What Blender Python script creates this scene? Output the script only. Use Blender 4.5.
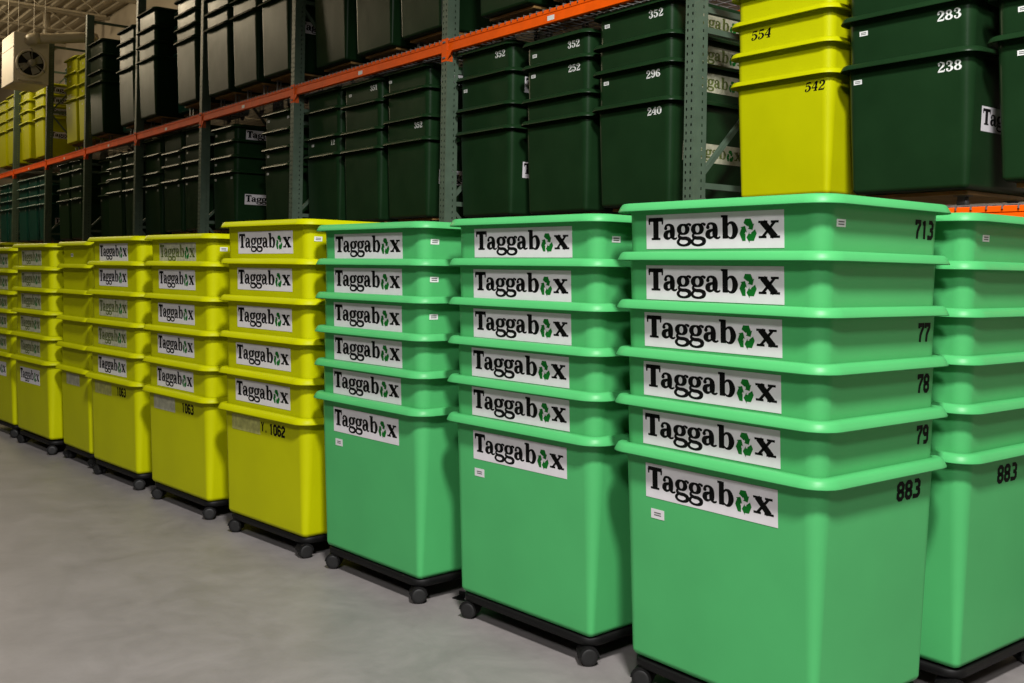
import bpy, math, random
from mathutils import Vector, Matrix
random.seed(7)
SC = bpy.context.scene
C = SC.collection
for o in list(bpy.data.objects): bpy.data.objects.remove(o)

# ------------------------------------------------------------------ camera
# world: X runs along the rack (to the right / towards the viewer), Y goes into the rack, Z up
F_PX, CY_PX, ROLL, YAW, EYE = 1031.32, 271.666, 0.0167, 0.6561, 1.5
cam_d = bpy.data.cameras.new('camera'); cam = bpy.data.objects.new('camera', cam_d); C.objects.link(cam)
cam_d.sensor_fit = 'HORIZONTAL'; cam_d.sensor_width = 36.0
cam_d.lens = F_PX / 1024 * 36.0
cam_d.shift_y = -(341.5 - CY_PX) / 1024
cam_d.clip_start = 0.05; cam_d.clip_end = 200
fw = Vector((-math.cos(YAW), math.sin(YAW), 0)); r0 = Vector((math.sin(YAW), math.cos(YAW), 0)); u0 = Vector((0, 0, 1))
rt = math.cos(ROLL) * r0 + math.sin(ROLL) * u0
up = -math.sin(ROLL) * r0 + math.cos(ROLL) * u0
M = Matrix((rt, up, -fw)).transposed().to_4x4(); M.translation = (0, 0, EYE)
cam.matrix_world = M
SC.camera = cam

# ------------------------------------------------------------------ world, lights, exposure
W = bpy.data.worlds.new('world'); SC.world = W; W.use_nodes = True
W.node_tree.nodes['Background'].inputs[0].default_value = (0.9, 0.85, 0.75, 1)
W.node_tree.nodes['Background'].inputs[1].default_value = 0.02
SC.view_settings.view_transform = 'Standard'
SC.view_settings.look = 'None'
SC.view_settings.gamma = 1.0
SC.view_settings.use_curve_mapping = False
SC.view_settings.exposure = -0.78

def area_light(name, loc, target, size, power, col):
    d = bpy.data.lights.new(name, 'AREA'); d.shape = 'DISK'; d.size = size; d.energy = power; d.color = col
    o = bpy.data.objects.new(name, d); C.objects.link(o); o.location = loc
    o.rotation_euler = (Vector(target) - Vector(loc)).to_track_quat('-Z', 'Y').to_euler()
def point_light(name, loc, radius, power, col):
    d = bpy.data.lights.new(name, 'POINT'); d.shadow_soft_size = radius; d.energy = power; d.color = col
    o = bpy.data.objects.new(name, d); C.objects.link(o); o.location = loc
def cone_light(name, loc, target, radius, power, col, angle, blend):
    # a lamp in a reflector: light leaves in a wide cone
    d = bpy.data.lights.new(name, 'SPOT'); d.shadow_soft_size = radius; d.energy = power; d.color = col
    d.spot_size = math.radians(angle); d.spot_blend = blend
    o = bpy.data.objects.new(name, d); C.objects.link(o); o.location = loc
    o.rotation_euler = (Vector(target) - Vector(loc)).to_track_quat('-Z', 'Y').to_euler()
cone_light('high_bay_light_key', (0.95, 0.0, 7.0), (-0.6, 0.9, 0.0), 0.45, 6100, (1.0, 0.97, 0.95), 124, 0.35)
cone_light('fill_light_behind', (3.6, -4.6, 7.0), (2.2, -2.6, 0.0), 0.7, 3700, (1.0, 0.97, 0.96), 128, 0.35)  # added fill lamp behind the camera, lightens the shadows under the rims
for i, (x, y) in enumerate(((-20.5, 2.0), (-27.0, 2.0), (-34.0, 1.0), (-14.0, -0.5))):  # last one is an extra lamp, added to brighten the left-hand beams
    point_light('high_bay_or_fill_light_aisle', (x, y, 6.6), 0.35, (600, 450, 250, 150)[i], (1.0, 0.83, 0.56))

# ------------------------------------------------------------------ materials
def mat(name, col, rough=0.5, metal=0.0, var=0.0, scale=6.0, bump=0.0, bscale=60.0, rvar=0.0, spec=0.5, coat=0.0, col2=None):
    m = bpy.data.materials.new(name); m.use_nodes = True; nt = m.node_tree; b = nt.nodes['Principled BSDF']
    b.inputs['Base Color'].default_value = (*col, 1); b.inputs['Roughness'].default_value = rough
    b.inputs['Metallic'].default_value = metal; b.inputs['Specular IOR Level'].default_value = spec
    b.inputs['Coat Weight'].default_value = coat
    tc = nt.nodes.new('ShaderNodeTexCoord')
    if var > 0 or col2:
        n = nt.nodes.new('ShaderNodeTexNoise'); n.inputs['Scale'].default_value = scale; n.inputs['Detail'].default_value = 6
        nt.links.new(tc.outputs['Object'], n.inputs['Vector'])
        r = nt.nodes.new('ShaderNodeValToRGB')
        c2 = col2 or tuple(min(1, c * (1 + var)) for c in col)
        c1 = tuple(c * (1 - var) for c in col)
        r.color_ramp.elements[0].position = 0.3; r.color_ramp.elements[0].color = (*c1, 1)
        r.color_ramp.elements[1].position = 0.7; r.color_ramp.elements[1].color = (*c2, 1)
        nt.links.new(n.outputs['Fac'], r.inputs['Fac']); nt.links.new(r.outputs['Color'], b.inputs['Base Color'])
        if rvar > 0:
            mr = nt.nodes.new('ShaderNodeMapRange'); mr.inputs['To Min'].default_value = rough - rvar; mr.inputs['To Max'].default_value = rough + rvar
            nt.links.new(n.outputs['Fac'], mr.inputs['Value']); nt.links.new(mr.outputs['Result'], b.inputs['Roughness'])
    if bump > 0:
        n2 = nt.nodes.new('ShaderNodeTexNoise'); n2.inputs['Scale'].default_value = bscale; n2.inputs['Detail'].default_value = 4
        nt.links.new(tc.outputs['Object'], n2.inputs['Vector'])
        bp = nt.nodes.new('ShaderNodeBump'); bp.inputs['Strength'].default_value = bump; bp.inputs['Distance'].default_value = 0.01
        nt.links.new(n2.outputs['Fac'], bp.inputs['Height']); nt.links.new(bp.outputs['Normal'], b.inputs['Normal'])
    return m
MT = {}
MT['green'] = mat('light_green_plastic', (0.070, 0.395, 0.125), 0.42, var=0.05, scale=3, bump=0.05, bscale=5, rvar=0.04, spec=0.25)
MT['yellow'] = mat('yellow_plastic', (0.45, 0.475, 0.0010), 0.44, var=0.05, scale=3, bump=0.05, bscale=5, rvar=0.04, spec=0.12)
MT['dark'] = mat('dark_green_plastic', (0.0085, 0.029, 0.0095), 0.33, var=0.12, scale=4, bump=0.30, bscale=3.0, rvar=0.08, spec=0.13)
MT['teal'] = mat('teal_plastic', (0.003, 0.062, 0.046), 0.36, var=0.10, scale=4, bump=0.06, bscale=4, rvar=0.05)
MT['black'] = mat('black_plastic', (0.004, 0.004, 0.004), 0.55, var=0.2, scale=20, bump=0.05, spec=0.25)
MT['rubber'] = mat('black_rubber', (0.007, 0.007, 0.007), 0.55, var=0.2, scale=30)
MT['ply'] = mat('plywood', (0.30, 0.17, 0.05), 0.6, var=0.25, scale=14, bump=0.1)
MT['zinc'] = mat('zinc_steel', (0.13, 0.13, 0.125), 0.5, metal=0.3, var=0.15, scale=30)
MT['post'] = mat('grey_green_paint', (0.075, 0.115, 0.078), 0.48, var=0.12, scale=9, bump=0.05, rvar=0.06)
MT['orange'] = mat('orange_paint', (0.88, 0.105, 0.0), 0.55, var=0.10, scale=7, bump=0.04, spec=0.15)
MT['wire'] = mat('galvanised_wire', (0.24, 0.24, 0.23), 0.45, metal=0.5, var=0.15, scale=40)
MT['label'] = mat('white_label_paper', (0.66, 0.64, 0.66), 0.5, var=0.05, scale=14)
MT['label_old_or_shaded'] = mat('worn_or_shaded_label_paper', (0.42, 0.42, 0.30), 0.6, var=0.25, scale=24)  # worn paper; its darker tone also paints shade on one rack stack
MT['torn'] = mat('torn_label_residue', (0.40, 0.40, 0.12), 0.6, var=0.3, scale=30)
MT['ink'] = mat('black_ink', (0.004, 0.004, 0.004), 0.6, var=0.2, scale=40, spec=0.1)
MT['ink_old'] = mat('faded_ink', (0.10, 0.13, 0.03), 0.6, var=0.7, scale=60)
MT['ink_green'] = mat('green_ink', (0.006, 0.13, 0.016), 0.6, var=0.15, scale=30, spec=0.1)
MT['white'] = mat('white_paint', (0.72, 0.74, 0.72), 0.5, var=0.08, scale=30)
MT['floor'] = mat('concrete', (0.19, 0.177, 0.172), 0.45, var=0.10, scale=3.2, bump=0.05, bscale=30, rvar=0.10, col2=(0.25, 0.232, 0.226))
for n_ in MT['floor'].node_tree.nodes:
    if n_.type == 'TEX_NOISE' and n_.inputs['Scale'].default_value < 10: n_.inputs['Detail'].default_value = 14; n_.inputs['Roughness'].default_value = 0.72; n_.inputs['Distortion'].default_value = 0.4
MT['wall'] = mat('cream_wall', (0.42, 0.36, 0.27), 0.7, var=0.05, scale=3)
MT['far_wall'] = mat('dark_wall', (0.06, 0.058, 0.05), 0.8, var=0.1, scale=2)
MT['deck'] = mat('cream_roof_deck', (0.40, 0.345, 0.25), 0.6, var=0.06, scale=3)
MT['steel'] = mat('cream_joist_paint', (0.40, 0.345, 0.25), 0.5, var=0.08, scale=8)
MT['heater'] = mat('off_white_sheet_metal', (0.62, 0.56, 0.46), 0.45, var=0.05, scale=5)
MT['duct'] = mat('grey_cream_duct', (0.46, 0.41, 0.31), 0.4, var=0.08, scale=6)
MT['fan'] = mat('pale_fan_blade', (0.24, 0.23, 0.20), 0.4, var=0.08)
MT['sticker_print'] = mat('grey_print', (0.10, 0.10, 0.10), 0.6, var=0.4, scale=300)
MT['steelpost'] = mat('blue_grey_paint', (0.12, 0.16, 0.15), 0.42, var=0.12, scale=9)

# ------------------------------------------------------------------ helpers
def new_mesh(name, verts, faces, material, smooth=False):
    me = bpy.data.meshes.new(name); me.from_pydata([tuple(v) for v in verts], [], faces); me.update()
    if material is not None: me.materials.append(material if not isinstance(material, str) else MT[material])
    if smooth:
        me.polygons.foreach_set('use_smooth', [True] * len(me.polygons))
    return me
def link(name, me, parent=None, loc=(0, 0, 0), rot=(0, 0, 0), scale=None):
    o = bpy.data.objects.new(name, me); C.objects.link(o); o.parent = parent
    o.location = loc; o.rotation_euler = rot
    if scale: o.scale = scale
    return o
def thing(name, label, cat, loc=(0, 0, 0), rz=0.0, group=None):
    o = bpy.data.objects.new(name, None); C.objects.link(o); o.empty_display_size = 0.1
    o.location = loc; o.rotation_euler = (0, 0, rz); o['label'] = label; o['category'] = cat
    if group: o['group'] = group
    return o
def tag(o, label=None, cat=None, group=None, kind=None):
    if label: o['label'] = label
    if cat: o['category'] = cat
    if group: o['group'] = group
    if kind: o['kind'] = kind
    return o
class MB:
    def __init__(s): s.v = []; s.f = []
    def box(s, x0, x1, y0, y1, z0, z1):
        n = len(s.v)
        s.v += [(x0, y0, z0), (x1, y0, z0), (x1, y1, z0), (x0, y1, z0), (x0, y0, z1), (x1, y0, z1), (x1, y1, z1), (x0, y1, z1)]
        s.f += [tuple(n + i for i in q) for q in ((3, 2, 1, 0), (4, 5, 6, 7), (0, 1, 5, 4), (1, 2, 6, 5), (2, 3, 7, 6), (3, 0, 4, 7))]
        return s
    def bevbox(s, x0, x1, y0, y1, z0, z1, b):
        # box with chamfered edges: three nested outlines
        n = len(s.v)
        def ring(i, z): return [(x0 + i, y0 + i * 0, z), (x1 - i, y0 + i * 0, z), (x1 - i * 0, y0 + i, z), (x1 - i * 0, y1 - i, z), (x1 - i, y1 - i * 0, z), (x0 + i, y1 - i * 0, z), (x0 + i * 0, y1 - i, z), (x0 + i * 0, y0 + i, z)]
        def ring2(z): return [(x0 + b, y0 + b, z)] + [(x1 - b, y0 + b, z)] * 1 + [(x1 - b, y0 + b, z)] + [(x1 - b, y1 - b, z)] * 2 + [(x0 + b, y1 - b, z)] * 2 + [(x0 + b, y0 + b, z)]
        rings = [[((p[0] - (x0 + x1) / 2) * (1 - 2 * b / (x1 - x0)) + (x0 + x1) / 2, (p[1] - (y0 + y1) / 2) * (1 - 2 * b / (y1 - y0)) + (y0 + y1) / 2, z0) for p in ring(b, z0)], ring(b, z0 + b), ring(b, z1 - b),
                 [((p[0] - (x0 + x1) / 2) * (1 - 2 * b / (x1 - x0)) + (x0 + x1) / 2, (p[1] - (y0 + y1) / 2) * (1 - 2 * b / (y1 - y0)) + (y0 + y1) / 2, z1) for p in ring(b, z1)]]
        for r in rings: s.v += r
        for k in range(3):
            for i in range(8):
                j = (i + 1) % 8; s.f.append((n + k * 8 + i, n + k * 8 + j, n + (k + 1) * 8 + j, n + (k + 1) * 8 + i))
        s.f.append(tuple(n + i for i in range(7, -1, -1))); s.f.append(tuple(n + 24 + i for i in range(8)))
        return s
    def tube(s, pts, r, n=8, caps=True):
        pts = [Vector(p) for p in pts]; base = len(s.v)
        for i, p in enumerate(pts):
            d = (pts[min(i + 1, len(pts) - 1)] - pts[max(i - 1, 0)]).normalized()
            a = Vector((0, 0, 1)) if abs(d.z) < 0.9 else Vector((1, 0, 0))
            e1 = d.cross(a).normalized(); e2 = d.cross(e1)
            rr = r[i] if isinstance(r, (list, tuple)) else r
            for k in range(n):
                t = 2 * math.pi * k / n; s.v.append(tuple(p + rr * (math.cos(t) * e1 + math.sin(t) * e2)))
        for i in range(len(pts) - 1):
            for k in range(n):
                j = (k + 1) % n; s.f.append((base + i * n + k, base + (i + 1) * n + k, base + (i + 1) * n + j, base + i * n + j))
        if caps:
            s.f.append(tuple(base + k for k in range(n))); s.f.append(tuple(base + (len(pts) - 1) * n + k for k in range(n - 1, -1, -1)))
        return s
    def lathe(s, prof, axis='X', n=16, centre=(0, 0, 0)):
        base = len(s.v); cx, cy, cz = centre
        for a, r in prof:
            for k in range(n):
                t = 2 * math.pi * k / n; p, q = r * math.cos(t), r * math.sin(t)
                s.v.append({'X': (cx + a, cy + p, cz + q), 'Y': (cx + p, cy + a, cz + q), 'Z': (cx + p, cy + q, cz + a)}[axis])
        m = len(prof)
        for i in range(m - 1):
            for k in range(n):
                j = (k + 1) % n; s.f.append((base + i * n + k, base + i * n + j, base + (i + 1) * n + j, base + (i + 1) * n + k))
        s.f.append(tuple(base + k for k in range(n - 1, -1, -1))); s.f.append(tuple(base + (m - 1) * n + k for k in range(n)))
        return s
    def loft(s, rings, cap0=True, cap1=True, close=False):
        base = len(s.v); n = len(rings[0])
        for r in rings: s.v += r
        m = len(rings)
        for i in range(m if close else m - 1):
            i2 = (i + 1) % m
            for k in range(n):
                j = (k + 1) % n; s.f.append((base + i * n + k, base + i * n + j, base + i2 * n + j, base + i2 * n + k))
        if not close:
            if cap0: s.f.append(tuple(base + k for k in range(n - 1, -1, -1)))
            if cap1: s.f.append(tuple(base + (m - 1) * n + k for k in range(n)))
        return s
    def mesh(s, name, material, smooth=False): return new_mesh(name, s.v, s.f, material, smooth)
    def build(s, name, material, parent=None, smooth=False, loc=(0, 0, 0), rot=(0, 0, 0)):
        return link(name, s.mesh(name, material, smooth), parent, loc, rot)

def rrect(hx, hy, R, z, n=5):
    pts = []
    for sx, sy, a0 in ((1, -1, -90), (1, 1, 0), (-1, 1, 90), (-1, -1, 180)):
        cx, cy = sx * (hx - R), sy * (hy - R)
        arc = [(cx + R * math.cos(math.radians(a0 + 90 * i / n)), cy + R * math.sin(math.radians(a0 + 90 * i / n))) for i in range(n + 1)]
        # extra points just inside the flats keep the flat walls flat under smooth shading
        e = 0.006
        d0 = (math.sin(math.radians(a0)), -math.cos(math.radians(a0)))
        a1 = a0 + 90; d1 = (-math.sin(math.radians(a1)), math.cos(math.radians(a1)))
        pts.append((arc[0][0] + d0[0] * e, arc[0][1] + d0[1] * e, z))
        pts += [(x, y, z) for x, y in arc]
        pts.append((arc[-1][0] + d1[0] * e, arc[-1][1] + d1[1] * e, z))
    return pts

# ------------------------------------------------------------------ lettering (flat print built from shaped strokes)
def spline(pts, n=6):
    out = []
    for i in range(len(pts) - 1):
        p0 = pts[max(i - 1, 0)]; p1 = pts[i]; p2 = pts[i + 1]; p3 = pts[min(i + 2, len(pts) - 1)]
        for k in range(n):
            t = k / n
            out.append(tuple(0.5 * ((2 * b) + (-a + c) * t + (2 * a - 5 * b + 4 * c - d) * t * t + (-a + 3 * b - 3 * c + d) * t ** 3) for a, b, c, d in zip(p0, p1, p2, p3)))
    out.append(tuple(pts[-1])); return out
class Ink:
    """collects flat strokes in the plane y = 0, facing -Y; x to the right, z up"""
    wt = 1.0
    def __init__(s): s.v = []; s.f = []
    def ribbon(s, pts, closed=False):
        pts = [(x, y, w * s.wt) for x, y, w in pts]
        n = len(pts); base = len(s.v)
        for i, (x, y, w) in enumerate(pts):
            if closed: a, b = pts[i - 1], pts[(i + 1) % n]
            else: a, b = pts[max(i - 1, 0)], pts[min(i + 1, n - 1)]
            d1 = Vector((x - a[0], y - a[1])); d2 = Vector((b[0] - x, b[1] - y))
            if d1.length < 1e-7: d1 = d2
            if d2.length < 1e-7: d2 = d1
            d1.normalize(); d2.normalize(); d = d1 + d2
            if d.length < 1e-5: d = d1
            d.normalize(); k = 1 / max(0.6, d.dot(d1)); nx, ny = -d.y, d.x
            s.v.append((x + nx * w / 2 * k, 0, y + ny * w / 2 * k)); s.v.append((x - nx * w / 2 * k, 0, y - ny * w / 2 * k))
        for i in range(n if closed else n - 1):
            j = (i + 1) % n
            s.f.append((base + 2 * i + 1, base + 2 * j + 1, base + 2 * j, base + 2 * i))
    def poly(s, pts):
        base = len(s.v); s.v += [(x, 0, y) for x, y in pts]; s.f.append(tuple(base + i for i in range(len(pts))))
    def disc(s, x, y, r): s.poly([(x + r * math.cos(t * math.pi / 5), y + r * math.sin(t * math.pi / 5)) for t in range(10)])
    def ell(s, cx, cy, rx, ry, thick, thin, n=20):
        pts = []
        for i in range(n):
            t = 2 * math.pi * i / n; w = thin + (thick - thin) * abs(math.cos(t)) ** 1.3
            pts.append((cx + rx * math.cos(t), cy + ry * math.sin(t), w))
        s.ribbon(pts, True)
    def place(s, other, ox, oy, sc, scy=None, shear=0.0):
        base = len(s.v); scy = scy or sc
        s.v += [(ox + (x + shear * z) * sc, y, oy + z * scy) for x, y, z in other.v]
        s.f += [tuple(base + i for i in q) for q in other.f]
    def mesh(s, name, m):
        # flat print always faces -Y
        fs = []
        for q in s.f:
            a = 0.0
            for i in range(len(q)):
                p, r = s.v[q[i]], s.v[q[(i + 1) % len(q)]]; a += p[0] * r[2] - r[0] * p[2]
            fs.append(q if a > 0 else tuple(reversed(q)))
        return new_mesh(name, s.v, fs, m)
def glyph_T():
    g = Ink(); g.ribbon([(0.02, 1.30, .2), (1.06, 1.30, .2)]); g.ribbon([(.54, .04, .30), (.54, 1.3, .30)])
    g.ribbon([(.22, .055, .11), (.86, .055, .11)]); g.ribbon([(.07, .98, .07), (.07, 1.3, .12)]); g.ribbon([(1.01, .98, .07), (1.01, 1.3, .12)]); return g
def glyph_a():
    g = Ink(); g.ribbon(spline([(.14, .74, .12), (.22, .90, .12), (.40, .95, .12), (.58, .84, .2), (.63, .62, .26), (.63, .26, .26), (.70, .07, .14), (.84, .05, .1), (.95, .13, .07)]))
    g.disc(.17, .72, .12)
    g.ribbon(spline([(.62, .58, .10), (.40, .53, .14), (.20, .42, .22), (.17, .22, .25), (.29, .08, .16), (.46, .11, .10), (.60, .28, .10)])); return g
def glyph_g():
    g = Ink(); g.ell(.42, .63, .27, .29, .23, .10)
    g.ribbon(spline([(.60, .84, .09), (.72, .95, .10), (.84, .94, .12)])); g.disc(.86, .90, .095)
    g.ribbon(spline([(.26, .40, .09), (.15, .28, .12), (.18, .14, .16), (.36, .07, .17), (.62, .06, .18), (.82, -.06, .2), (.78, -.27, .17), (.50, -.38, .12), (.20, -.33, .13), (.08, -.17, .15), (.16, -.01, .12), (.28, .06, .10)])); return g
def glyph_b():
    g = Ink(); g.ribbon([(.24, .0, .26), (.24, 1.42, .26)]); g.ribbon([(-.02, 1.36, .11), (.30, 1.36, .11)])
    g.ribbon(spline([(.34, .76, .08), (.52, .95, .11), (.74, .88, .2), (.86, .50, .27), (.76, .13, .2), (.55, .03, .1), (.34, .18, .08)])); return g
def glyph_x():
    g = Ink(); g.ribbon([(.24, .95, .28), (.94, .05, .28)]); g.ribbon([(.92, .95, .12), (.24, .05, .12)])
    for a, b, y in ((0, .52, .945), (.70, 1.14, .945), (.02, .46, .055), (.66, 1.20, .055)): g.ribbon([(a, y, .11), (b, y, .11)])
    return g
def glyph_recycle():
    g = Ink()
    tp, bl, br = Vector((0, .5)), Vector((-.433, -.25)), Vector((.433, -.25))
    for k in range(3):
        a = Ink()
        # one folded arrow: foot, fold over the corner, shaft and head (repeated round the triangle)
        S, c1, c2, E_ = tp + .33 * (bl - tp), tp + .20 * (bl - tp), tp + .20 * (br - tp), tp + .40 * (br - tp)
        a.ribbon([(p.x, p.y, .275) for p in (S, c1, c2, E_)])
        n_ = Vector((.866, .5)); tip = tp + .61 * (br - tp)
        a.poly([tuple(E_ + .22 * n_), tuple(E_ - .22 * n_), tuple(tip)])
        c, s_ = math.cos(-2 * math.pi * k / 3), math.sin(-2 * math.pi * k / 3)
        base = len(g.v); g.v += [(x * c - z * s_, 0, x * s_ + z * c) for x, _, z in a.v]; g.f += [tuple(base + i for i in q) for q in a.f]
    return g
LW, LH = 0.591, 0.121          # Taggabox label
def wordmark(part):
    t = Ink(); Ink.wt = 1.28; xh = LH * 0.45; z0 = -LH / 2 + LH * 0.27; u = lambda f: -LW / 2 + f * LW
    for g, f, wd in ((glyph_T, .018, .122), (glyph_a, .138, .112), (glyph_g, .244, .114), (glyph_g, .352, .114), (glyph_a, .460, .112), (glyph_b, .577, .118), (glyph_x, .832, .142)):
        if (g is glyph_x) != (part == 1): continue
        q = g(); w0 = max(v[0] for v in q.v); t.place(q, u(f), z0, wd * LW / w0, xh)
    Ink.wt = 1.0
    return t
LETTER_ME = [wordmark(k).mesh('lettering', 'ink') for k in (0, 1)]
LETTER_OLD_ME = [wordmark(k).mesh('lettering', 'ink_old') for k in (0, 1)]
def rec_mesh(m):
    t = Ink(); t.place(glyph_recycle(), -LW / 2 + .763 * LW, -LH / 2 + .46 * LH, LW * .116, LH * .68); return t.mesh('recycling_symbol', m)
REC_ME = rec_mesh('ink_green')
def sheet(w, h, m, name='label', t=0.0006):
    b = MB(); b.box(-w / 2, w / 2, -t, 0.0, -h / 2, h / 2); return b.mesh(name, m)
LABEL_ME = sheet(LW, LH, 'label'); LABEL_OLD_OR_SHADED_ME = sheet(LW, LH, 'label_old_or_shaded')

BX0, BX1, BY0, BY1, BYM, CH = .09, .51, .08, .92, .50, .12
def block_digit(ch):
    g = Ink(); w = .23
    P = lambda pts, closed=False: g.ribbon([(x, y, w) for x, y in pts], closed)
    x0, x1, y0, y1, m, c = BX0, BX1, BY0, BY1, BYM, CH
    if ch == '0': P([(x0 + c, y0), (x1 - c, y0), (x1, y0 + c), (x1, y1 - c), (x1 - c, y1), (x0 + c, y1), (x0, y1 - c), (x0, y0 + c)], True)
    elif ch == '1': P([(.32, 0), (.32, 1)]); P([(.12, .80), (.32, y1)])
    elif ch == '2': P([(x0, .72), (x0, y1 - c), (x0 + c, y1), (x1 - c, y1), (x1, y1 - c), (x1, .62), (x0, .26), (x0, y0), (x1 + .06, y0)])
    elif ch == '3': P([(x0, y1), (x1 - c, y1), (x1, y1 - c), (x1, m + c), (x1 - c, m), (.22, m)]); P([(x1 - c, m), (x1, m - c), (x1, y0 + c), (x1 - c, y0), (x0, y0), (x0, .22)])
    elif ch == '4': P([(.42, 0), (.42, 1)]); P([(.42, y1), (x0, .34), (x1 + .08, .34)])
    elif ch == '5': P([(x1, y1), (x0, y1), (x0, .56), (x1 - c, .56), (x1, .44), (x1, y0 + c), (x1 - c, y0), (x0, y0)])
    elif ch == '6': P([(x1, .76), (x1, y1 - c), (x1 - c, y1), (x0 + c, y1), (x0, y1 - c), (x0, y0 + c), (x0 + c, y0), (x1 - c, y0), (x1, y0 + c), (x1, m - .06), (x1 - c, m + .04), (x0, m + .04)])
    elif ch == '7': P([(x0, .74), (x0, y1), (x1, y1), (x1, .78), (.26, .40), (.22, 0)])
    elif ch == '8':
        P([(x0 + c, m), (x1 - c, m), (x1, m + c), (x1, y1 - c), (x1 - c, y1), (x0 + c, y1), (x0, y1 - c), (x0, m + c)], True)
        P([(x0 + c, y0), (x1 - c, y0), (x1, y0 + c), (x1, m - c), (x1 - c, m), (x0 + c, m), (x0, m - c), (x0, y0 + c)], True)
    elif ch == '9': P([(x0, y0), (x1 - c, y0), (x1, y0 + c), (x1, y1 - c), (x1 - c, y1), (x0 + c, y1), (x0, y1 - c), (x0, m + c), (x0 + c, m), (x1, m)])
    elif ch == 'Y': P([(x0, 1), (.3, .5), (x1, 1)]); P([(.3, .5), (.3, 0)])
    elif ch == '.': P([(.2, .05), (.38, .05)])
    return g
def serif_digit(ch):
    g = Ink(); S = lambda pts: g.ribbon(spline(pts))
    if ch == '0': g.ell(.31, .5, .21, .44, .20, .08)
    elif ch == '1': g.ribbon([(.31, .03, .20), (.31, .97, .20)]); g.ribbon([(.10, .05, .1), (.52, .05, .1)]); S([(.08, .76, .08), (.20, .82, .1), (.3, .93, .1)])
    elif ch == '2':
        g.disc(.16, .72, .10); S([(.10, .72, .08), (.17, .90, .10), (.34, .95, .10), (.49, .80, .19), (.46, .58, .17), (.26, .34, .11), (.09, .10, .08)]); g.ribbon([(.07, .08, .16), (.54, .08, .16)]); g.ribbon([(.54, .04, .07), (.57, .28, .06)])
    elif ch == '3':
        g.disc(.14, .76, .09); S([(.09, .78, .07), (.18, .93, .09), (.33, .95, .10), (.46, .76, .18), (.38, .56, .11), (.22, .52, .08)]); S([(.22, .53, .08), (.42, .47, .12), (.50, .26, .20), (.36, .05, .11), (.18, .06, .09), (.09, .20, .07)]); g.disc(.14, .23, .09)
    elif ch == '4': g.ribbon([(.42, .03, .19), (.42, .97, .19)]); g.ribbon([(.38, .95, .08), (.05, .34, .08)]); g.ribbon([(.04, .32, .11), (.58, .32, .11)]); g.ribbon([(.24, .04, .08), (.58, .04, .08)])
    elif ch == '5': g.ribbon([(.14, .88, .16), (.52, .88, .16)]); g.ribbon([(.13, .92, .07), (.11, .52, .07)]); S([(.11, .54, .07), (.30, .60, .10), (.48, .44, .18), (.48, .22, .19), (.32, .05, .10), (.14, .07, .09), (.08, .20, .07)]); g.disc(.14, .22, .09)
    elif ch == '6': S([(.50, .86, .07), (.36, .95, .10), (.18, .78, .16), (.12, .48, .20), (.16, .18, .18), (.32, .05, .09), (.47, .18, .16), (.48, .38, .17), (.34, .55, .09), (.16, .42, .07)]); g.disc(.46, .80, .09)
    elif ch == '8': g.ell(.31, .73, .16, .20, .15, .09); g.ell(.31, .27, .20, .22, .18, .09)
    elif ch == '9': S([(.12, .14, .07), (.26, .05, .10), (.44, .22, .16), (.50, .52, .20), (.46, .82, .18), (.30, .95, .09), (.15, .82, .16), (.14, .62, .17), (.28, .45, .09), (.46, .58, .07)]); g.disc(.16, .20, .09)
    elif ch == '7': g.ribbon([(.08, .88, .16), (.56, .88, .16)]); S([(.54, .84, .07), (.36, .5, .14), (.28, .04, .2)])
    return g
NUM_CACHE = {}
def number_mesh(txt, style, h, pitch, material):
    key = (txt, style, h, pitch, material)
    if key not in NUM_CACHE:
        t = Ink(); n = len(txt)
        for i, ch in enumerate(txt):
            g = (block_digit if style == 'block' else serif_digit)(ch)
            t.place(g, (i - n / 2) * pitch, -h / 2, pitch * (1.45 if style == 'block' else 1.62), h, 0.16 if style == 'slant' else 0.0)
        NUM_CACHE[key] = t.mesh('number', material)
    return NUM_CACHE[key]
STICK_ME = sheet(0.048, 0.024, 'white', 'sticker')
STICK_BIG_ME = sheet(0.062, 0.034, 'label', 'sticker')
def stick_print():
    t = Ink()
    for z in (.004, -.004): t.ribbon([(-.016, z, .004), (.016, z, .004)])
    return t.mesh('print', 'sticker_print')
STICK_PRINT_ME = stick_print()

# ------------------------------------------------------------------ tubs
OV, TAP = 0.045, 0.044           # rim overhang, wall taper
def tub_meshes(w, d, H, material):
    hx = lambda z: w / 2 - OV - TAP * (H - z)
    hy = lambda z: d / 2 - OV - TAP * (H - z)
    rb = lambda z: 0.054 - TAP * (H - z)
    b = MB(); rings = []
    for z, i in ((0.0, .030), (.002, .016), (.008, .006), (.020, 0.0), (.026, 0.0), (H - .02, 0.0), (H + .022, 0.0)):
        rings.append(rrect(hx(z) - i, hy(z) - i, max(.015, rb(z) - i * .5), z))
    for z, i in ((H + .026, .003), (H - .02, .003), (.014, .003), (.008, .012)):
        rings.append(rrect(hx(z) - i, hy(z) - i, max(.012, rb(z) - i), z))
    b.loft(rings); body = b.mesh('body', material, True)
    b = MB(); rings = []
    for e, z in ((OV - .003, .008), (.007, .004), (.001, .000), (.0005, .003), (.006, .013), (.010, .021), (.0155, .0275), (.022, .031), (OV + .000, .032), (OV + .0025, .029), (OV + .0025, .012)):
        rings.append(rrect(w / 2 - e, d / 2 - e, max(.03, .090 - e), H + z))
    b.loft(rings, close=True); rim = b.mesh('rim', material, True)
    return body, rim
GW, GD, GH = 0.935, 0.781, 0.745
YH, DLH, DUH = 0.592, 0.645, 0.765
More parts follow.
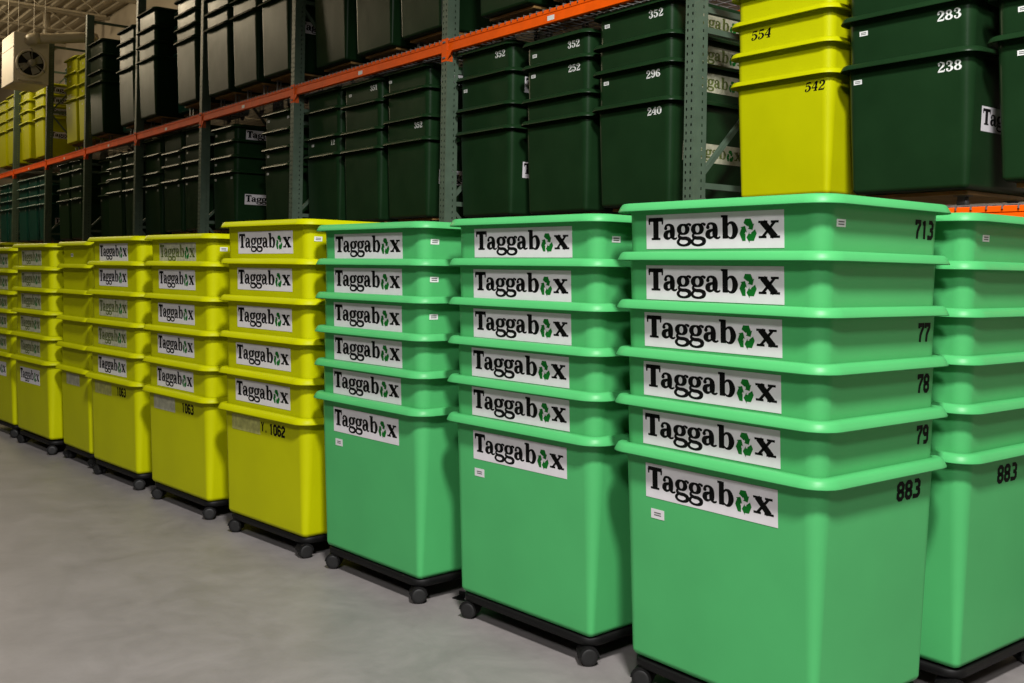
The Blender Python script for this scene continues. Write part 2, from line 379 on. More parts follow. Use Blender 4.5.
TUB = {'green': (GH, tub_meshes(GW, GD, GH, 'green')), 'yellow': (YH, tub_meshes(GW, GD, YH, 'yellow')),
       'dark': (DLH, tub_meshes(GW, GD, DLH, 'dark')), 'teal': (DLH, tub_meshes(GW, GD, DLH, 'teal')),
       'dark_tall': (DUH, tub_meshes(GW, GD, DUH, 'dark')), 'teal_tall': (DUH, tub_meshes(GW, GD, DUH, 'teal')),
       'yellow_low': (DLH, tub_meshes(GW, GD, DLH, 'yellow')), 'yellow_tall': (0.70, tub_meshes(GW, GD, 0.70, 'yellow'))}
TILT = math.atan(TAP)
def on_face(parent, name, me, kind, face, u, drop, off=0.0006):
    """put a flat decal on a tub wall; drop = distance of its centre below the rim; u = offset to the reader's right"""
    H = TUB[kind][0]; z = H - drop
    if face in ('front', 'back'):
        dist = GD / 2 - OV - TAP * drop + off; rz = 0.0 if face == 'front' else math.pi
    else:
        dist = GW / 2 - OV - TAP * drop + off; rz = math.pi / 2 if face == 'right' else -math.pi / 2
    v = Matrix.Rotation(rz, 3, 'Z') @ Vector((u, -dist, 0)); v.z = z
    return link(name, me, parent, v, (TILT, 0, rz))
def add_label(parent, kind, face, drop, u=0.0, old=False, lsx=1.0):
    l = on_face(parent, 'label', LABEL_OLD_OR_SHADED_ME if old else LABEL_ME, kind, face, u, drop)
    l.scale = (lsx * (.96 if kind == 'green' and drop > .083 else 1.0), 1, 1)
    l['label'] = 'worn or shade-toned paper label with faded wordmark' if old else 'white label printed with a black wordmark and green recycling arrows'
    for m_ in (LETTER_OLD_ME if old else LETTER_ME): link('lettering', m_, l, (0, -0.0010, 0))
    link('recycling_symbol', REC_ME, l, (0, -0.0010, 0))
def add_sticker(parent, kind, face, u, drop, big=False):
    s = on_face(parent, 'sticker', STICK_BIG_ME if big else STICK_ME, kind, face, u, drop)
    link('print', STICK_PRINT_ME, s, (0, -0.0010, 0))
def add_number(parent, kind, face, txt, u, drop, style='block', h=.062, pitch=.048, m='ink'):
    on_face(parent, 'number', number_mesh(txt, style, h, pitch, m), kind, face, u, drop)
ORD = ['bottom', 'second from bottom', 'third from bottom', 'fourth from bottom', 'second from top', 'top']
def ordinal(i, n):
    if i == 0: return 'bottom'
    if i == n - 1: return 'top'
    if i == n - 2: return 'second from top'
    return {1: 'second from bottom', 2: 'third from bottom', 3: 'fourth from bottom'}[i]
def make_tub(kind, loc, rz, label, group, sx=1.0, sy=1.0):
    t = thing('nesting_tub', label, 'tub', loc, rz, group)
    t.scale = (sx, sy, 1)
    body, rim = TUB[kind][1]
    link('body', body, t); link('rim', rim, t)
    return t
COLOUR = {'green': 'light green', 'yellow': 'yellow', 'dark': 'dark green', 'teal': 'teal', 'dark_tall': 'dark green', 'teal_tall': 'teal', 'yellow_low': 'yellow', 'yellow_tall': 'yellow'}

# ------------------------------------------------------------------ the room
XL, XR, YF, YB, HC = -42.0, 7.0, -9.0, 7.5, 7.55
fl = MB().box(XL, XR, YF, YB, -0.2, 0.0).build('floor', 'floor'); tag(fl, 'grey polished concrete warehouse floor', kind='structure')
wb = MB().box(XL, XR, YB + .02, YB + .25, 0, HC).build('wall_back', 'wall'); tag(wb, 'cream back wall behind the rack', kind='structure')
PANEL_ME = MB().bevbox(-3.0, 3.0, -0.02, 0.02, 0.005, 0.995, 0.006).mesh('wall_panel', 'wall')
for i in range(7):
    for j in range(8):
        if j < 6 or True:
            link('wall_panel', PANEL_ME, wb, (XL + 3.0 + i * 6.0, YB, 0.02 + j * 0.94)).scale = (0.999, 1, 0.94)
for nm, b in (('wall_left', (XL - .2, XL, YF, YB, 0, HC)), ('wall_right', (XR, XR + .2, YF, YB, 0, HC)), ('wall_front', (XL, XR, YF - .2, YF, 0, HC))):
    tag(MB().box(*b).build(nm, 'far_wall'), 'warehouse wall', kind='structure')
# corrugated roof deck, ribs along X
dk = MB(); prof = []
y = YF
while y < YB + .3:
    prof += [(y, HC), (y + .10, HC), (y + .13, HC + .04), (y + .25, HC + .04)]; y += .28
for i, (py, pz) in enumerate(prof): dk.v += [(XL, py, pz), (XR, py, pz)]
for i in range(len(prof) - 1): dk.f.append((2 * i, 2 * i + 1, 2 * i + 3, 2 * i + 2))
ce = dk.build('ceiling', 'deck'); tag(ce, 'cream corrugated steel roof deck', kind='structure')
# open web joists, along Y
def joist_meshes():
    z1, z0 = HC - .02, HC - .52
    t = MB(); t.box(-.065, .065, YF, YB - .02, z1 - .07, z1); top = t.mesh('top_chord', 'steel')
    t = MB(); t.box(-.045, -.005, YF + .8, YB - .7, z0, z0 + .045); t.box(.005, .045, YF + .8, YB - .7, z0, z0 + .045); bot = t.mesh('bottom_chord', 'steel')
    return top, bot
JT, JB = joist_meshes()
yy = YF + .2; nodes = []; k = 0
while yy < YB - .2: nodes.append((0, yy, (HC - .04) if k % 2 == 0 else (HC - .50))); yy += .62; k += 1
WEB_ME = MB().tube([nodes[0], nodes[1]], .013, 6).mesh('web_rod', 'steel')
WEB = []
for a, b_ in zip(nodes[:-1], nodes[1:]): WEB.append(MB().tube([a, b_], .013, 6).mesh('web_rod', 'steel'))
for i, x in enumerate((-23.9, -26.0, -30.0, -34.0, -38.0)):
    t = thing('roof_joist', 'cream open-web steel roof joist, %s from the camera end' % ['first', 'second', 'third', 'fourth', 'fifth', 'sixth', 'seventh', 'eighth', 'ninth', 'tenth'][i], 'joist', (x, 0, 0), 0, 'roof joists')
    link('top_chord', JT, t); link('bottom_chord', JB, t)
    for wmesh in WEB[10:]: link('web_rod', wmesh, t)

# ------------------------------------------------------------------ pallet rack
RK, HU, HL = 4.6, 3.351, 1.836         # front plane, top of upper / lower beams
POSTS = [-4.301, -6.951, -9.72, -12.24, -14.709, -17.235, -19.702, -22.256, -24.8]
POSTS_ALL = [-1.65] + POSTS
PW, PDp, PTOP, RDEP = .078, .112, 5.48, 1.06
def post_mesh():
    b = MB(); pit = .0475; n = int(PTOP / pit)
    def plate(p0, du, width, slots):
        # plate from p0 along du with real slots
        us = [0.0]
        for a, c in slots: us += [a, c]
        us.append(width)
        zs = []
        for i in range(n): zs += [i * pit, i * pit + .014, i * pit + .032]
        zs.append(PTOP)
        base = len(b.v); nu = len(us)
        for z in zs:
            for u in us: b.v.append((p0[0] + du[0] * u, p0[1] + du[1] * u, z))
        for iz in range(len(zs) - 1):
            for iu in range(nu - 1):
                if iu % 2 == 1 and iz % 3 == 1: continue
                a = base + iz * nu + iu; b.f.append((a, a + 1, a + nu + 1, a + nu))
    plate((0, 0), (1, 0), PW, ((.013, .023), (.052, .063)))            # front face, two slot columns
    plate((PW, 0), (0, 1), PDp, ((.068, .078),))                      # right flank
    plate((0, PDp), (0, -1), PDp, ((.016, .026),))                    # left flank
    # return lips and back
    b.box(0.0, .018, PDp - .003, PDp, 0, PTOP); b.box(PW - .018, PW, PDp - .003, PDp, 0, PTOP)
    b.box(.03, .034, .03, .06, 0, PTOP)
    return b.mesh('post', 'post')
POST_ME = post_mesh()
FOOT_ME = MB().bevbox(-.03, PW + .03, -.03, PDp + .03, 0.0, .008, .002).mesh('foot_plate', 'post')
HB_ME = MB().box(.02, .055, PDp, RDEP - PDp, 0, .036).mesh('brace', 'post')
def diag(z0, z1, flip):
    ya, yb = (PDp, RDEP - PDp) if not flip else (RDEP - PDp, PDp)
    b = MB(); d = .02
    b.v = [(.022, ya, z0 - d), (.052, ya, z0 - d), (.052, ya, z0 + d), (.022, ya, z0 + d), (.022, yb, z1 - d), (.052, yb, z1 - d), (.052, yb, z1 + d), (.022, yb, z1 + d)]
    b.f = [(0, 1, 2, 3), (7, 6, 5, 4), (0, 4, 5, 1), (1, 5, 6, 2), (2, 6, 7, 3), (3, 7, 4, 0)]
    return b.mesh('brace', 'post')
DG = [diag(.3, 1.05, False), diag(1.15, 1.98, True), diag(2.10, 2.94, False), diag(3.18, 4.15, True), diag(4.27, 5.3, False)]
HBZ = (.2, 1.09, 2.022, 2.967, 3.092, 4.2, 5.365)
PN = ['first', 'second', 'third', 'fourth', 'fifth', 'sixth', 'seventh', 'eighth', 'ninth', 'tenth']
for i, px in enumerate(POSTS_ALL):
    t = thing('rack_upright_frame', 'grey-green perforated steel upright frame of the rack, %s from the right' % PN[i], 'rack frame', (px, RK, 0), 0, 'rack upright frames')
    link('post', POST_ME, t); link('post', POST_ME, t, (PW, RDEP, 0), (0, 0, math.pi))
    link('foot_plate', FOOT_ME, t, (0, 0, 0)); link('foot_plate', FOOT_ME, t, (0, RDEP - PDp, 0))
    for z in HBZ: link('brace', HB_ME, t, (0, 0, z))
    for m_ in DG: link('brace', m_, t)
def beam(L, front):
    b = MB(); y0, y1 = (0.0, .045)
    # stepped box beam: full height body with a ledge line near the top
    b.bevbox(0, L, .004, y1, -.098, -.030, .003); b.bevbox(0, L, 0, y1 - .012, -.030, 0.0, .003)
    return b.mesh('beam', 'orange')
CONN = MB().bevbox(-.012, .060, -.006, .0, -.175, .010, .002)
CONN.box(.056, .060, -.006, .05, -.175, .010)
CONN_L = CONN.mesh('end_connector', 'orange')
GUS = MB()
GUS.v = [(.060, -.003, -.098), (.125, -.003, -.098), (.060, -.003, -.165), (.060, .0, -.098), (.125, .0, -.098), (.060, .0, -.165)]
GUS.f = [(0, 2, 1), (3, 4, 5), (0, 1, 4, 3), (1, 2, 5, 4), (2, 0, 3, 5)]
GUS_ME = GUS.mesh('gusset', 'orange')
PIN_ME = MB().lathe([(-.010, .006), (-.008, .008), (0, .008)], 'Y', 10).mesh('rivet', 'zinc')
BST_ME = sheet(.075, .034, 'white', 'beam_sticker')
def deck_mesh(L):
    b = MB(); r = .0028; n = int(L / .072)
    for k in range(n):
        x = .03 + k * (L - .06) / (n - 1)
        b.box(x - r, x + r, -.003, RDEP - .02, .001, .001 + 2 * r)
        b.box(x - r, x + r, -.0065, -.001, -.015, .001 + 2 * r)       # waterfall hook over the beam
    for k in range(9):
        yk = .05 + k * .11; b.box(.01, L - .01, yk - r, yk + r, .0068, .0068 + 2 * r)
    return b.mesh('wire_deck', 'wire')
for i in range(len(POSTS_ALL) - 1):
    xr, xl = POSTS_ALL[i], POSTS_ALL[i + 1] + PW; L = xr - xl
    for lv, hz in (('upper', HU), ('lower', HL)):
        for fb, yb in (('front', RK + .004), ('rear', RK + RDEP - .045)):
            if fb == 'rear' and lv == 'lower' and False: continue
            t = thing('rack_beam', 'orange steel %s beam of the %s shelf, %s bay from the right' % (fb, lv, PN[i]), 'rack beam', (xl, yb, hz), 0, 'orange rack beams')
            link('beam', beam(L, fb), t)
            if fb == 'front':
                for xx, mir in ((0.0, 1), (L, -1)):
                    c = link('end_connector', CONN_L, t, (xx - .06 * mir, 0, 0)); c.scale = (mir, 1, 1)
                    if mir == 1: link('gusset', GUS_ME, t, (xx - .06, -.001, 0))
                    for zz in (-.02, -.145): link('rivet', PIN_ME, c, (.03, -.006, zz))
                link('beam_sticker', BST_ME, t, (L * .5, .0035, -.064))
        dko = link('wire_deck', deck_mesh(L), None, (xl, RK, hz))
        tag(dko, 'galvanised wire mesh deck on the %s orange beams, %s bay from the right' % (lv, PN[i]), 'wire deck', 'wire decks on the rack')

# ------------------------------------------------------------------ dollies
def floor_dolly_meshes(w, d):
    b = MB(); rings = []
    for z, i in ((.076, .006), (.080, 0), (.104, 0), (.108, .004), (.108, .03)):
        rings.append(rrect(w / 2 - i, d / 2 - i, .062 - i * .6, z))
    b.loft(rings); return b.mesh('deck', 'black', True)
FD_DECK = floor_dolly_meshes(GW - 2 * (OV + TAP * .66) - .002, GD - 2 * (OV + TAP * .66) - .002)
hood = MB(); hr = []
for k in range(9):
    a = math.pi * k / 8
    hr.append((.040 * math.cos(a), .040 * math.sin(a)))
for x in (-.036, .036):
    hood.v += [(x, y_, .038 + z_) for y_, z_ in hr] + [(x, y_ * .3, .038) for y_, z_ in hr]
nh = len(hr)
for k in range(nh - 1):
    hood.f.append((k, k + 1, 2 * nh + k + 1, 2 * nh + k))
    for s_ in (0, 2 * nh): hood.f.append((s_ + k, s_ + k + 1, s_ + nh + k + 1, s_ + nh + k))
hood.lathe([(.070, .016), (.078, .016)], 'Z', 12)
HOOD_ME = hood.mesh('caster', 'black', False)
WHEEL_ME = MB().lathe([(-.018, .020), (-.0175, .029), (-.012, .0362), (.0, .0375), (.012, .0362), (.0175, .029), (.018, .020)], 'X', 20).mesh('wheel', 'rubber', True)
def make_floor_dolly(loc, rz, label, sx=1, sy=1):
    t = thing('tub_dolly', label, 'dolly', loc, rz, 'black dollies under the floor stacks'); t.scale = (sx, sy, 1)
    link('deck', FD_DECK, t)
    ax, ay = GW / 2 - .118, GD / 2 - .105
    for x in (-1, 1):
        for y_ in (-1, 1):
            a = random.uniform(-.25, .25) + (-0.45 if x > 0 else -1.0)
            c = link('caster', HOOD_ME, t, (x * ax, y_ * ay, 0), (0, 0, a))
            for s_ in (-1, 1): link('wheel', WHEEL_ME, c, (s_ * .0195, 0, .0375))
RD_W, RD_D = GW - .30, GD - .22
def rack_dolly_meshes(h):
    bd = MB().bevbox(-RD_W / 2, RD_W / 2, -RD_D / 2, RD_D / 2, h - .02, h, .002).mesh('board', 'ply')
    r = .030; fk = MB()
    fk.box(-.022, -.018, -.018, .018, r - .005, h - .024); fk.box(.018, .022, -.018, .018, r - .005, h - .024); fk.box(-.03, .03, -.035, .035, h - .024, h - .02)
    return bd, fk.mesh('caster', 'zinc')
RW_ME = MB().lathe([(-.014, .012), (-.013, .028), (0, .030), (.013, .028), (.014, .012)], 'X', 14).mesh('wheel', 'zinc', True)
RDM = {}
def make_rack_dolly(loc, rz, h, label, sx=1, sy=1):
    k = round(h, 3)
    if k not in RDM: RDM[k] = rack_dolly_meshes(k)
    t = thing('plywood_dolly', label, 'dolly', loc, rz, 'plywood dollies on the rack'); t.scale = (sx, sy, 1)
    link('board', RDM[k][0], t)
    for x in (-1, 1):
        for y_ in (-1, 1):
            c = link('caster', RDM[k][1], t, (x * (RD_W / 2 - .07), y_ * (RD_D / 2 - .06), 0))
            link('wheel', RW_ME, c, (0, 0, .030))

# ------------------------------------------------------------------ the front row of stacks on the floor
def place_stack(corner, rot, w, d, turned):
    """corner = outer rim corner nearest the viewer; returns centre and yaw"""
    hx, hy = (w / 2, d / 2) if not turned else (d / 2, w / 2)
    c, s = math.cos(rot), math.sin(rot)
    return (corner[0] - hx * c - hy * s, corner[1] - hx * s + hy * c), rot + (math.pi / 2 if turned else 0)
ROW = {  # name: corner x, y, yaw, kind, rim heights bottom..top (underside of rim), turned, sx, sy
 'A': (-1.850, 2.605, .0245, 'green', [.857, 1.030, 1.203, 1.375, 1.548, 1.722], False, 1, 1),
 'E': (-1.835, 3.415, .0245, 'green', [.857, 1.030, 1.200, 1.366, 1.533, 1.702], False, 1, 1),
 'B': (-2.818, 2.568, .080, 'green', [.853, 1.020, 1.187, 1.355, 1.523, 1.692], False, 1, 1),
 'C': (-3.811, 2.4325, .079, 'green', [.853, 1.019, 1.185, 1.352, 1.519, 1.686], False, 1, 1),
 'D': (-4.757, 2.342, .1135, 'yellow', [.700, .904, 1.108, 1.312, 1.518, 1.722], False, 1, 1),
 'F': (-5.814, 2.243, .095, 'yellow', [.696, .888, 1.092, 1.294, 1.500, 1.664], False, 1, 1),
 'G': (-6.850, 2.160, .095, 'yellow', [.696, .887, 1.088, 1.293, 1.497, 1.664], False, .965, 1),
 'H': (-7.772, 2.110, .075, 'yellow', [.692, .875, 1.080, 1.280, 1.473, 1.640], True, 1, .915),
 'I': (-8.500, 2.010, .085, 'yellow', [.710, .905, 1.100, 1.277, 1.449, 1.630], False, 1, 1),
 'J': (-9.510, 1.957, .085, 'yellow', [.700, .895, 1.075, 1.232, 1.418, 1.605], False, 1, 1),
 'K': (-9.250, 3.050, .060, 'yellow', [.700, .910, 1.120, 1.330, 1.540, 1.738], False, 1, 1),
 'M': (-14.30, 2.850, .050, 'yellow', [.700, .900, 1.100, 1.300, 1.500, 1.735], False, 1, 1)}
RNAME = {'A': 'nearest green stack, front right', 'E': 'green stack at the right edge', 'B': 'middle green stack of the front row', 'C': 'green stack beside the yellow ones',
         'D': 'tall yellow stack beside the green ones', 'F': 'second yellow stack from the green ones', 'G': 'third yellow stack from the green ones', 'H': 'sideways unlabelled yellow stack',
         'I': 'second yellow stack from the left edge', 'J': 'yellow stack cut by the left edge', 'K': 'half-hidden second-row yellow stack', 'M': 'farthest yellow floor stack at the left'}
for nm, (cx, cy, rot, kind, rims, turned, sx, sy) in ROW.items():
    (x, y), rz = place_stack((cx, cy), rot, GW * sx, GD * sy, turned)
    H = TUB[kind][0]; n = len(rims)
    make_floor_dolly((x, y, 0), rz, 'black wheeled dolly under the ' + RNAME[nm], sx, sy)
    for i, h in enumerate(rims):
        z = max(h - H, .1081)
        t = make_tub(kind, (x, y, z), rz, '%s tub, %s of the %s' % (COLOUR[kind], ordinal(i, n), RNAME[nm]), COLOUR[kind] + ' tubs in the front row', sx, sy)
        if not turned:
            du = random.uniform(-.006, .006)
            if nm in 'EKM': pass
            elif kind == 'green':
                add_label(t, kind, 'front', (.090 if i == 0 else .075) + random.uniform(-.004, .004), du + {'A': -.016, 'B': -.004, 'C': -.016}[nm], lsx={'A': 1.0, 'B': .985, 'C': .96}[nm])
            elif i > 0 or nm in 'IJ':
                old = (nm == 'F' and i == 5) or (nm == 'G' and i in (2, 3)) or (nm in 'IJ' and i > 0)
                add_label(t, kind, 'front', (.12 if i == 0 else (.085 if rims[i] - rims[i - 1] > .18 else .078)) + random.uniform(-.004, .004), du + {'D': -.004, 'F': -.02, 'G': -.02, 'I': -.04, 'J': 0}[nm], old, {'D': .95, 'F': .85, 'G': .85, 'I': .80, 'J': .85}[nm])
    # marks by stack are added below
    ROW[nm] = ROW[nm] + ([o for o in C.objects if o.get('category') == 'tub'][-n:],)
def T(nm, i): return ROW[nm][-1][i]
TORN_ME = sheet(.30, .085, 'torn', 'torn_label'); TORN_W_ME = sheet(.30, .085, 'label_old_or_shaded', 'torn_label')
for txt, i, u in (('883', 0, .165), ('79', 1, .245), ('78', 2, .245), ('77', 3, .245), ('713', 5, .235)):
    add_number(T('A', i), 'green', 'right', txt, u, .062 if i == 0 else .058, 'block', .062, .050 if i == 0 else .040)
add_number(T('E', 0), 'green', 'right', '883', -.025, .068, 'block', .064, .052)
for nm, i, face, u, dr in (('A', 5, 'right', -.255, .055), ('B', 5, 'right', -.24, .062), ('C', 5, 'right', -.28, .058), ('C', 4, 'right', -.28, .060), ('C', 3, 'right', -.28, .060), ('E', 5, 'right', -.22, .055),
                          ('D', 5, 'right', -.28, .07), ('F', 5, 'right', -.26, .06), ('F', 4, 'right', -.14, .06), ('F', 3, 'right', -.14, .06), ('G', 5, 'right', -.20, .06), ('I', 5, 'right', -.20, .05), ('I', 4, 'right', -.22, .05), ('I', 3, 'right', -.22, .06)):
    add_sticker(T(nm, i), 'green' if nm in 'ABCE' else 'yellow', face, u, dr)
for nm in 'ABC': add_sticker(T(nm, 0), 'green', 'front', -.245, .205, True)
add_sticker(T('H', 5), 'yellow', 'left', -.10, .07)
for nm, txt, m_ in (('D', '1062', TORN_ME), ('F', '1063', TORN_W_ME), ('G', '1063', TORN_ME)):
    tl = on_face(T(nm, 0), 'torn_label', m_, 'yellow', 'front', -.165, .062)
    tl['label'] = 'torn remains of an old label'
    add_number(T(nm, 0), 'yellow', 'front', txt, .16, .062, 'block', .058, .040)
add_number(T('D', 0), 'yellow', 'front', 'Y.', .03, .058, 'block', .05, .035)
on_face(T('H', 0), 'torn_label', TORN_W_ME, 'yellow', 'left', -.03, .065)['label'] = 'torn remains of an old label'

# ------------------------------------------------------------------ stacks on the rack (turned so the numbered side faces the aisle)
def rack_stack(name_, kind, left, front, rims, wtub=GD, deckz=None, labels=(), colour=None):
    sy = wtub / GD
    H = TUB[kind][0]; n = len(rims)
    x = left + wtub / 2; y = front + GW / 2
    zb = rims[0] - H
    base = (deckz if deckz is not None else HL) + .0125
    make_rack_dolly((x, y, base), math.pi / 2, zb - base - .002, 'plywood dolly under the ' + name_, 1, sy)
    tubs = []
    for i, h in enumerate(rims):
        t = make_tub(kind, (x, y, h - H), math.pi / 2, '%s tub, %s of the %s' % (COLOUR[kind], ordinal(i, n), name_), 'tubs stacked on the rack', 1, sy)
        if i in labels: add_label(t, kind, 'front', .30 if i == 0 else .085, 0.0, abs(left + 5.235) < .01)  # fourth lower stack: darker paper painted in place of shade
        tubs.append(t)
    return tubs
LOW = [('dark', -2.500, [2.600, 2.80, 2.98, 3.14], ()), ('dark', -3.297, [2.580, 2.830, 3.00, 3.16], (0,)), ('yellow_low', -4.041, [2.590, 2.758, 2.938, 3.10], ()),
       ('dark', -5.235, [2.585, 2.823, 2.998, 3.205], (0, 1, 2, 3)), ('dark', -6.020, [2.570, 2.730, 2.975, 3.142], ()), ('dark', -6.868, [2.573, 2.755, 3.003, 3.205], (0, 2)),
       ('dark', -8.030, [2.595, 2.785, 3.030, 3.210], (0, 3)), ('dark', -8.815, [2.588, 2.762, 3.010, 3.200], ()), ('dark', -9.600, [2.597, 2.775, 3.041, 3.215], ()),
       ('dark', -10.600, [2.565, 2.752, 2.940, 3.130], ()), ('dark', -12.070, [2.587, 2.766, 2.944, 3.113], (0, 3)),
       ('dark', -13.062, [2.600, 2.798, 2.993, 3.210], ()), ('dark', -13.845, [2.595, 2.795, 2.969, 3.215], ()), ('dark', -14.628, [2.575, 2.745, 2.993, 3.200], ()),
       ('dark', -15.495, [2.570, 2.750, 2.932, 3.105], ()), ('dark', -16.290, [2.572, 2.770, 2.938, 3.117], ()), ('dark', -17.080, [2.572, 2.765, 2.940, 3.110], (0,)),
       ('dark', -18.370, [2.570, 2.760, 3.045, 3.200], ()), ('dark', -19.160, [2.568, 2.757, 3.040, 3.200], ()),
       ('teal', -20.560, [2.575, 2.745, 2.920, 3.090], (0,)), ('teal', -21.345, [2.575, 2.745, 2.920, 3.090], ()), ('teal', -22.140, [2.575, 2.745, 2.920, 3.090], ()), ('teal', -23.100, [2.575, 2.745, 2.920, 3.090], (0,)), ('teal', -23.900, [2.575, 2.745, 2.920, 3.090], ())]
NTH = ['first', 'second', 'third', 'fourth', 'fifth', 'sixth', 'seventh', 'eighth', 'ninth', 'tenth', 'eleventh', 'twelfth', 'thirteenth', 'fourteenth', 'fifteenth', 'sixteenth', 'seventeenth', 'eighteenth', 'nineteenth', 'twentieth', 'twenty-first', 'twenty-second', 'twenty-third', 'twenty-fourth']
LS = []
for i, (kind, lx, rims, labs) in enumerate(LOW):
    wt = .742 if kind == 'yellow_low' else GD
    LS.append(rack_stack('lower-shelf rack stack, %s from the right' % NTH[i], kind, lx, 4.65 + (.1 if i == 16 else 0) + random.uniform(-.01, .01), rims, wt, HL, labs))
UPP = [('dark_tall', -5.905, 4.65, 3.50, 4, GD, ()), ('dark_tall', -6.690, 4.65, 3.495, 4, GD, ()), ('dark_tall', -7.870, 4.65, 3.52, 4, GD, (0,)), ('dark_tall', -8.660, 4.65, 3.50, 4, GD, ()), ('dark_tall', -9.500, 4.65, 3.50, 4, GD, ()),
       ('dark_tall', -10.535, 4.55, 3.535, 4, GD, (0,)), ('dark_tall', -11.320, 4.55, 3.53, 4, GD, ()), ('dark_tall', -12.105, 4.55, 3.53, 4, GD, ()),
       ('dark_tall', -13.130, 4.55, 3.545, [4.31, 4.465, 4.65, 4.84], GD, ()), ('teal_tall', -13.83, 4.80, 3.545, 4, .69, (0, 3)), ('dark_tall', -14.620, 4.55, 3.525, [4.285, 4.495, 4.70, 4.94], GD, ()),
       ('dark_tall', -15.510, 4.55, 3.52, [4.268, 4.49, 4.675, 4.86], GD, ()), ('teal_tall', -16.212, 4.80, 3.52, 4, .69, (0,)), ('dark_tall', -17.000, 4.55, 3.52, [4.262, 4.455, 4.70, 4.92], GD, ()),
       ('yellow_tall', -18.020, 4.65, 3.53, [4.235, 4.445, 4.67, 4.90], GD, ()), ('yellow_tall', -18.808, 4.65, 3.53, [4.255, 4.47, 4.71, 4.96], GD, ()),
       ('yellow_tall', -21.000, 4.65, 3.50, [4.185, 4.40, 4.61, 4.80], GD, (0, 1, 2, 3)), ('yellow_tall', -22.115, 4.65, 3.50, [4.215, 4.43, 4.63, 4.83], GD, ()), ('yellow_tall', -23.310, 4.65, 3.50, [4.22, 4.43, 4.65, 4.88], GD, ()), ('yellow_tall', -24.150, 4.65, 3.50, [4.22, 4.43, 4.65, 4.85], GD, ())]
US = []
for i, (kind, lx, fy, zb, rims, wt, labs) in enumerate(UPP):
    H = TUB[kind][0]
    if isinstance(rims, int): rims = [zb + H + k * .185 for k in range(rims)]
    if kind == 'dark_tall' or kind == 'teal_tall': rims = [zb + H] + [max(r, zb + H + .16 * (k + 1)) for k, r in enumerate(rims[1:])]
    US.append(rack_stack('upper-shelf rack stack, %s from the right' % NTH[i], kind, lx, fy, rims, wt, HU, labs))
# numbers and stickers on the aisle side (local left side of the turned tub)
for s, i, txt, u in ((1, 0, '238', .235), (1, 1, '283', .228), (3, 0, '240', .20), (3, 1, '296', .185), (3, 3, '352', .20), (4, 3, '352', .19), (4, 2, '252', .20), (5, 3, '352', .19), (6, 1, '352', .19), (7, 3, '351', .22), (8, 1, '12', .22)):
    add_number(LS[s][i], LOW[s][0], 'left', txt, u, .050, 'serif', .050, .043, 'white')
add_number(LS[2][2], 'yellow_low', 'left', '554', -.155, .058, 'slant', .056, .050)
add_number(LS[2][0], 'yellow_low', 'left', '542', .235, .055, 'slant', .054, .046)
for s, i, u, dr in ((0, 0, -.21, .06), (0, 1, -.21, .06), (1, 0, -.27, .062), (1, 1, -.24, .062), (3, 3, -.25, .055), (3, 1, -.25, .055), (4, 3, -.24, .07), (4, 2, -.25, .05), (5, 2, -.26, .075), (7, 3, -.22, .07), (8, 1, -.20, .05), (6, 3, -.28, .05)):
    add_sticker(LS[s][i], LOW[s][0], 'left', u, dr)
for s in list(range(9, 24)):
    for i in range(4):
        if random.random() < .8: add_sticker(LS[s][i], LOW[s][0], 'left', -.24, .055)
        if random.random() < .6: add_sticker(LS[s][i], LOW[s][0], 'left', .24, .055)
for s in (14, 15, 16, 17, 18):
    for i in range(4): add_sticker(US[s][i], UPP[s][0], 'left', -.10, .10)

# ------------------------------------------------------------------ unit heater, duct, flue
HX, HY, HZ0, HZ1 = -18.93, 3.90, 4.56, 5.42
t = thing('unit_heater', 'off-white hanging unit heater with a round fan, beside the roof', 'heater', (HX, HY, HZ0))
hw, hd, hh = .92, .56, HZ1 - HZ0
link('casing', MB().bevbox(-hw, 0, 0, hd, 0, hh, .012).mesh('casing', 'heater'), t)
fc = (.0, hd * .48, hh * .40); fr = .225
ring = MB(); ring.lathe([(.001, fr - .02), (.03, fr - .02), (.045, fr), (.03, fr + .015), (.001, fr + .02)], 'X', 28, fc)
rg = [f for f in ring.f if len(f) == 4]; ring.f = rg
link('fan_ring', ring.mesh('fan_ring', 'heater', True), t)
link('fan_opening', MB().lathe([(.002, fr - .015), (.004, fr - .015)], 'X', 28, fc).mesh('fan_opening', 'black'), t)
for k in range(4):
    a = math.pi / 2 * k + .5; b = MB()
    for rr, tw, wd in ((.03, .035, .05), (.10, .03, .10), (.185, .02, .14)):
        for sgn in (-1, 1):
            ang = a + sgn * math.atan2(wd / 2, rr); R_ = math.hypot(rr, wd / 2)
            b.v.append((.022 + sgn * tw * .5, fc[1] + R_ * math.cos(ang), fc[2] + R_ * math.sin(ang)))
    b.f = [(0, 1, 3, 2), (2, 3, 5, 4)]
    link('fan_blade', b.mesh('fan_blade', 'fan'), t)
link('motor', MB().lathe([(.01, .06), (.10, .06), (.115, .045), (.13, .02)], 'X', 16, fc).mesh('motor', 'fan', True), t)
g = MB()
for k in range(3):
    a = 2 * math.pi * k / 3 + math.pi / 2
    g.tube([(.10, fc[1], fc[2]), (.07, fc[1] + (fr + .01) * math.cos(a), fc[2] + (fr + .01) * math.sin(a)), (.0, fc[1] + (fr + .03) * math.cos(a), fc[2] + (fr + .03) * math.sin(a))], .008, 6)
link('fan_guard', g.mesh('fan_guard', 'wire'), t)
link('drip_shelf', MB().bevbox(.0, .09, .06, hd - .12, .04, .055, .004).mesh('drip_shelf', 'heater'), t)
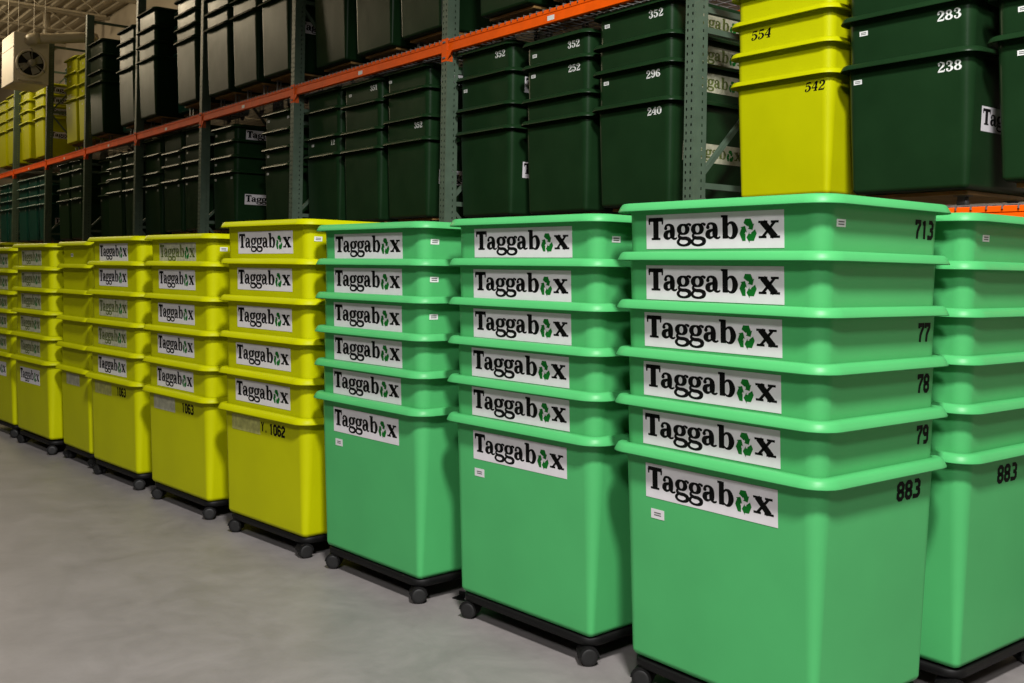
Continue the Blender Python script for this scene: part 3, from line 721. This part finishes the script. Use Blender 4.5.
link('seam_strip', MB().box(-hw + .05, -.02, -.006, 0, hh * .70, hh * .715).mesh('seam_strip', 'heater'), t)
for sx_, sy_ in ((-.05, .08), (-hw + .08, .08), (-.05, hd - .06), (-hw + .08, hd - .06)):
    link('hanger_rod', MB().tube([(sx_, sy_, hh - .01), (sx_, sy_, HC - .5 - HZ0)], .006, 6).mesh('hanger_rod', 'steel'), t)
t = thing('exhaust_duct', 'round cream exhaust duct leading from the heater towards the back wall', 'duct', (HX, HY, HZ0))
link('duct_pipe', MB().tube([(.125, .34, .757), (.15, .42, .765), (.24, .85, .82), (.30, 1.05, .85), (.30, 1.15, .865), (.22, 1.23, .88), (.05, 1.28, .93), (-2.55, 1.48, 1.42)], .085, 14).mesh('duct_pipe', 'duct', True), t)
link('duct_elbow', MB().tube([(.013, .25, .74), (.05, .25, .742), (.10, .27, .748), (.122, .31, .753), (.132, .37, .760)], [.10, .10, .10, .10, .096], 14).mesh('duct_elbow', 'duct', True), t)
t = thing('roof_vent_pipe', 'short vertical vent pipe hanging from the roof above the duct', 'pipe', (-26.6, 6.2, 6.75))
link('pipe', MB().tube([(0, 0, .1), (0, 0, HC - 6.75)], .085, 14).mesh('pipe', 'steel', True), t)
link('flange', MB().lathe([(.06, .02), (.07, .20), (.085, .20), (.10, .09)], 'Z', 18).mesh('flange', 'steel'), t)
link('pipe_tip', MB().lathe([(-.08, .03), (-.06, .045), (.06, .045)], 'Z', 12).mesh('pipe_tip', 'steel', True), t)

# ------------------------------------------------------------------ small steel bracket lying by the dollies
t = thing('floor_bracket', 'small black steel bracket on the floor between two green stacks', 'bracket', (-3.86, 2.72, 0), .3); t.scale = (.7, .7, .8)
link('plate', MB().bevbox(-.06, .06, -.04, .04, 0.0, .006, .002).mesh('plate', 'black'), t)
link('lip', MB().bevbox(-.06, .06, .032, .04, .006, .030, .002).mesh('lip', 'black'), t)
link('bolt', MB().lathe([(.006, .009), (.013, .009), (.016, .005)], 'Z', 8, (.035, -.015, 0)).mesh('bolt', 'zinc'), t)
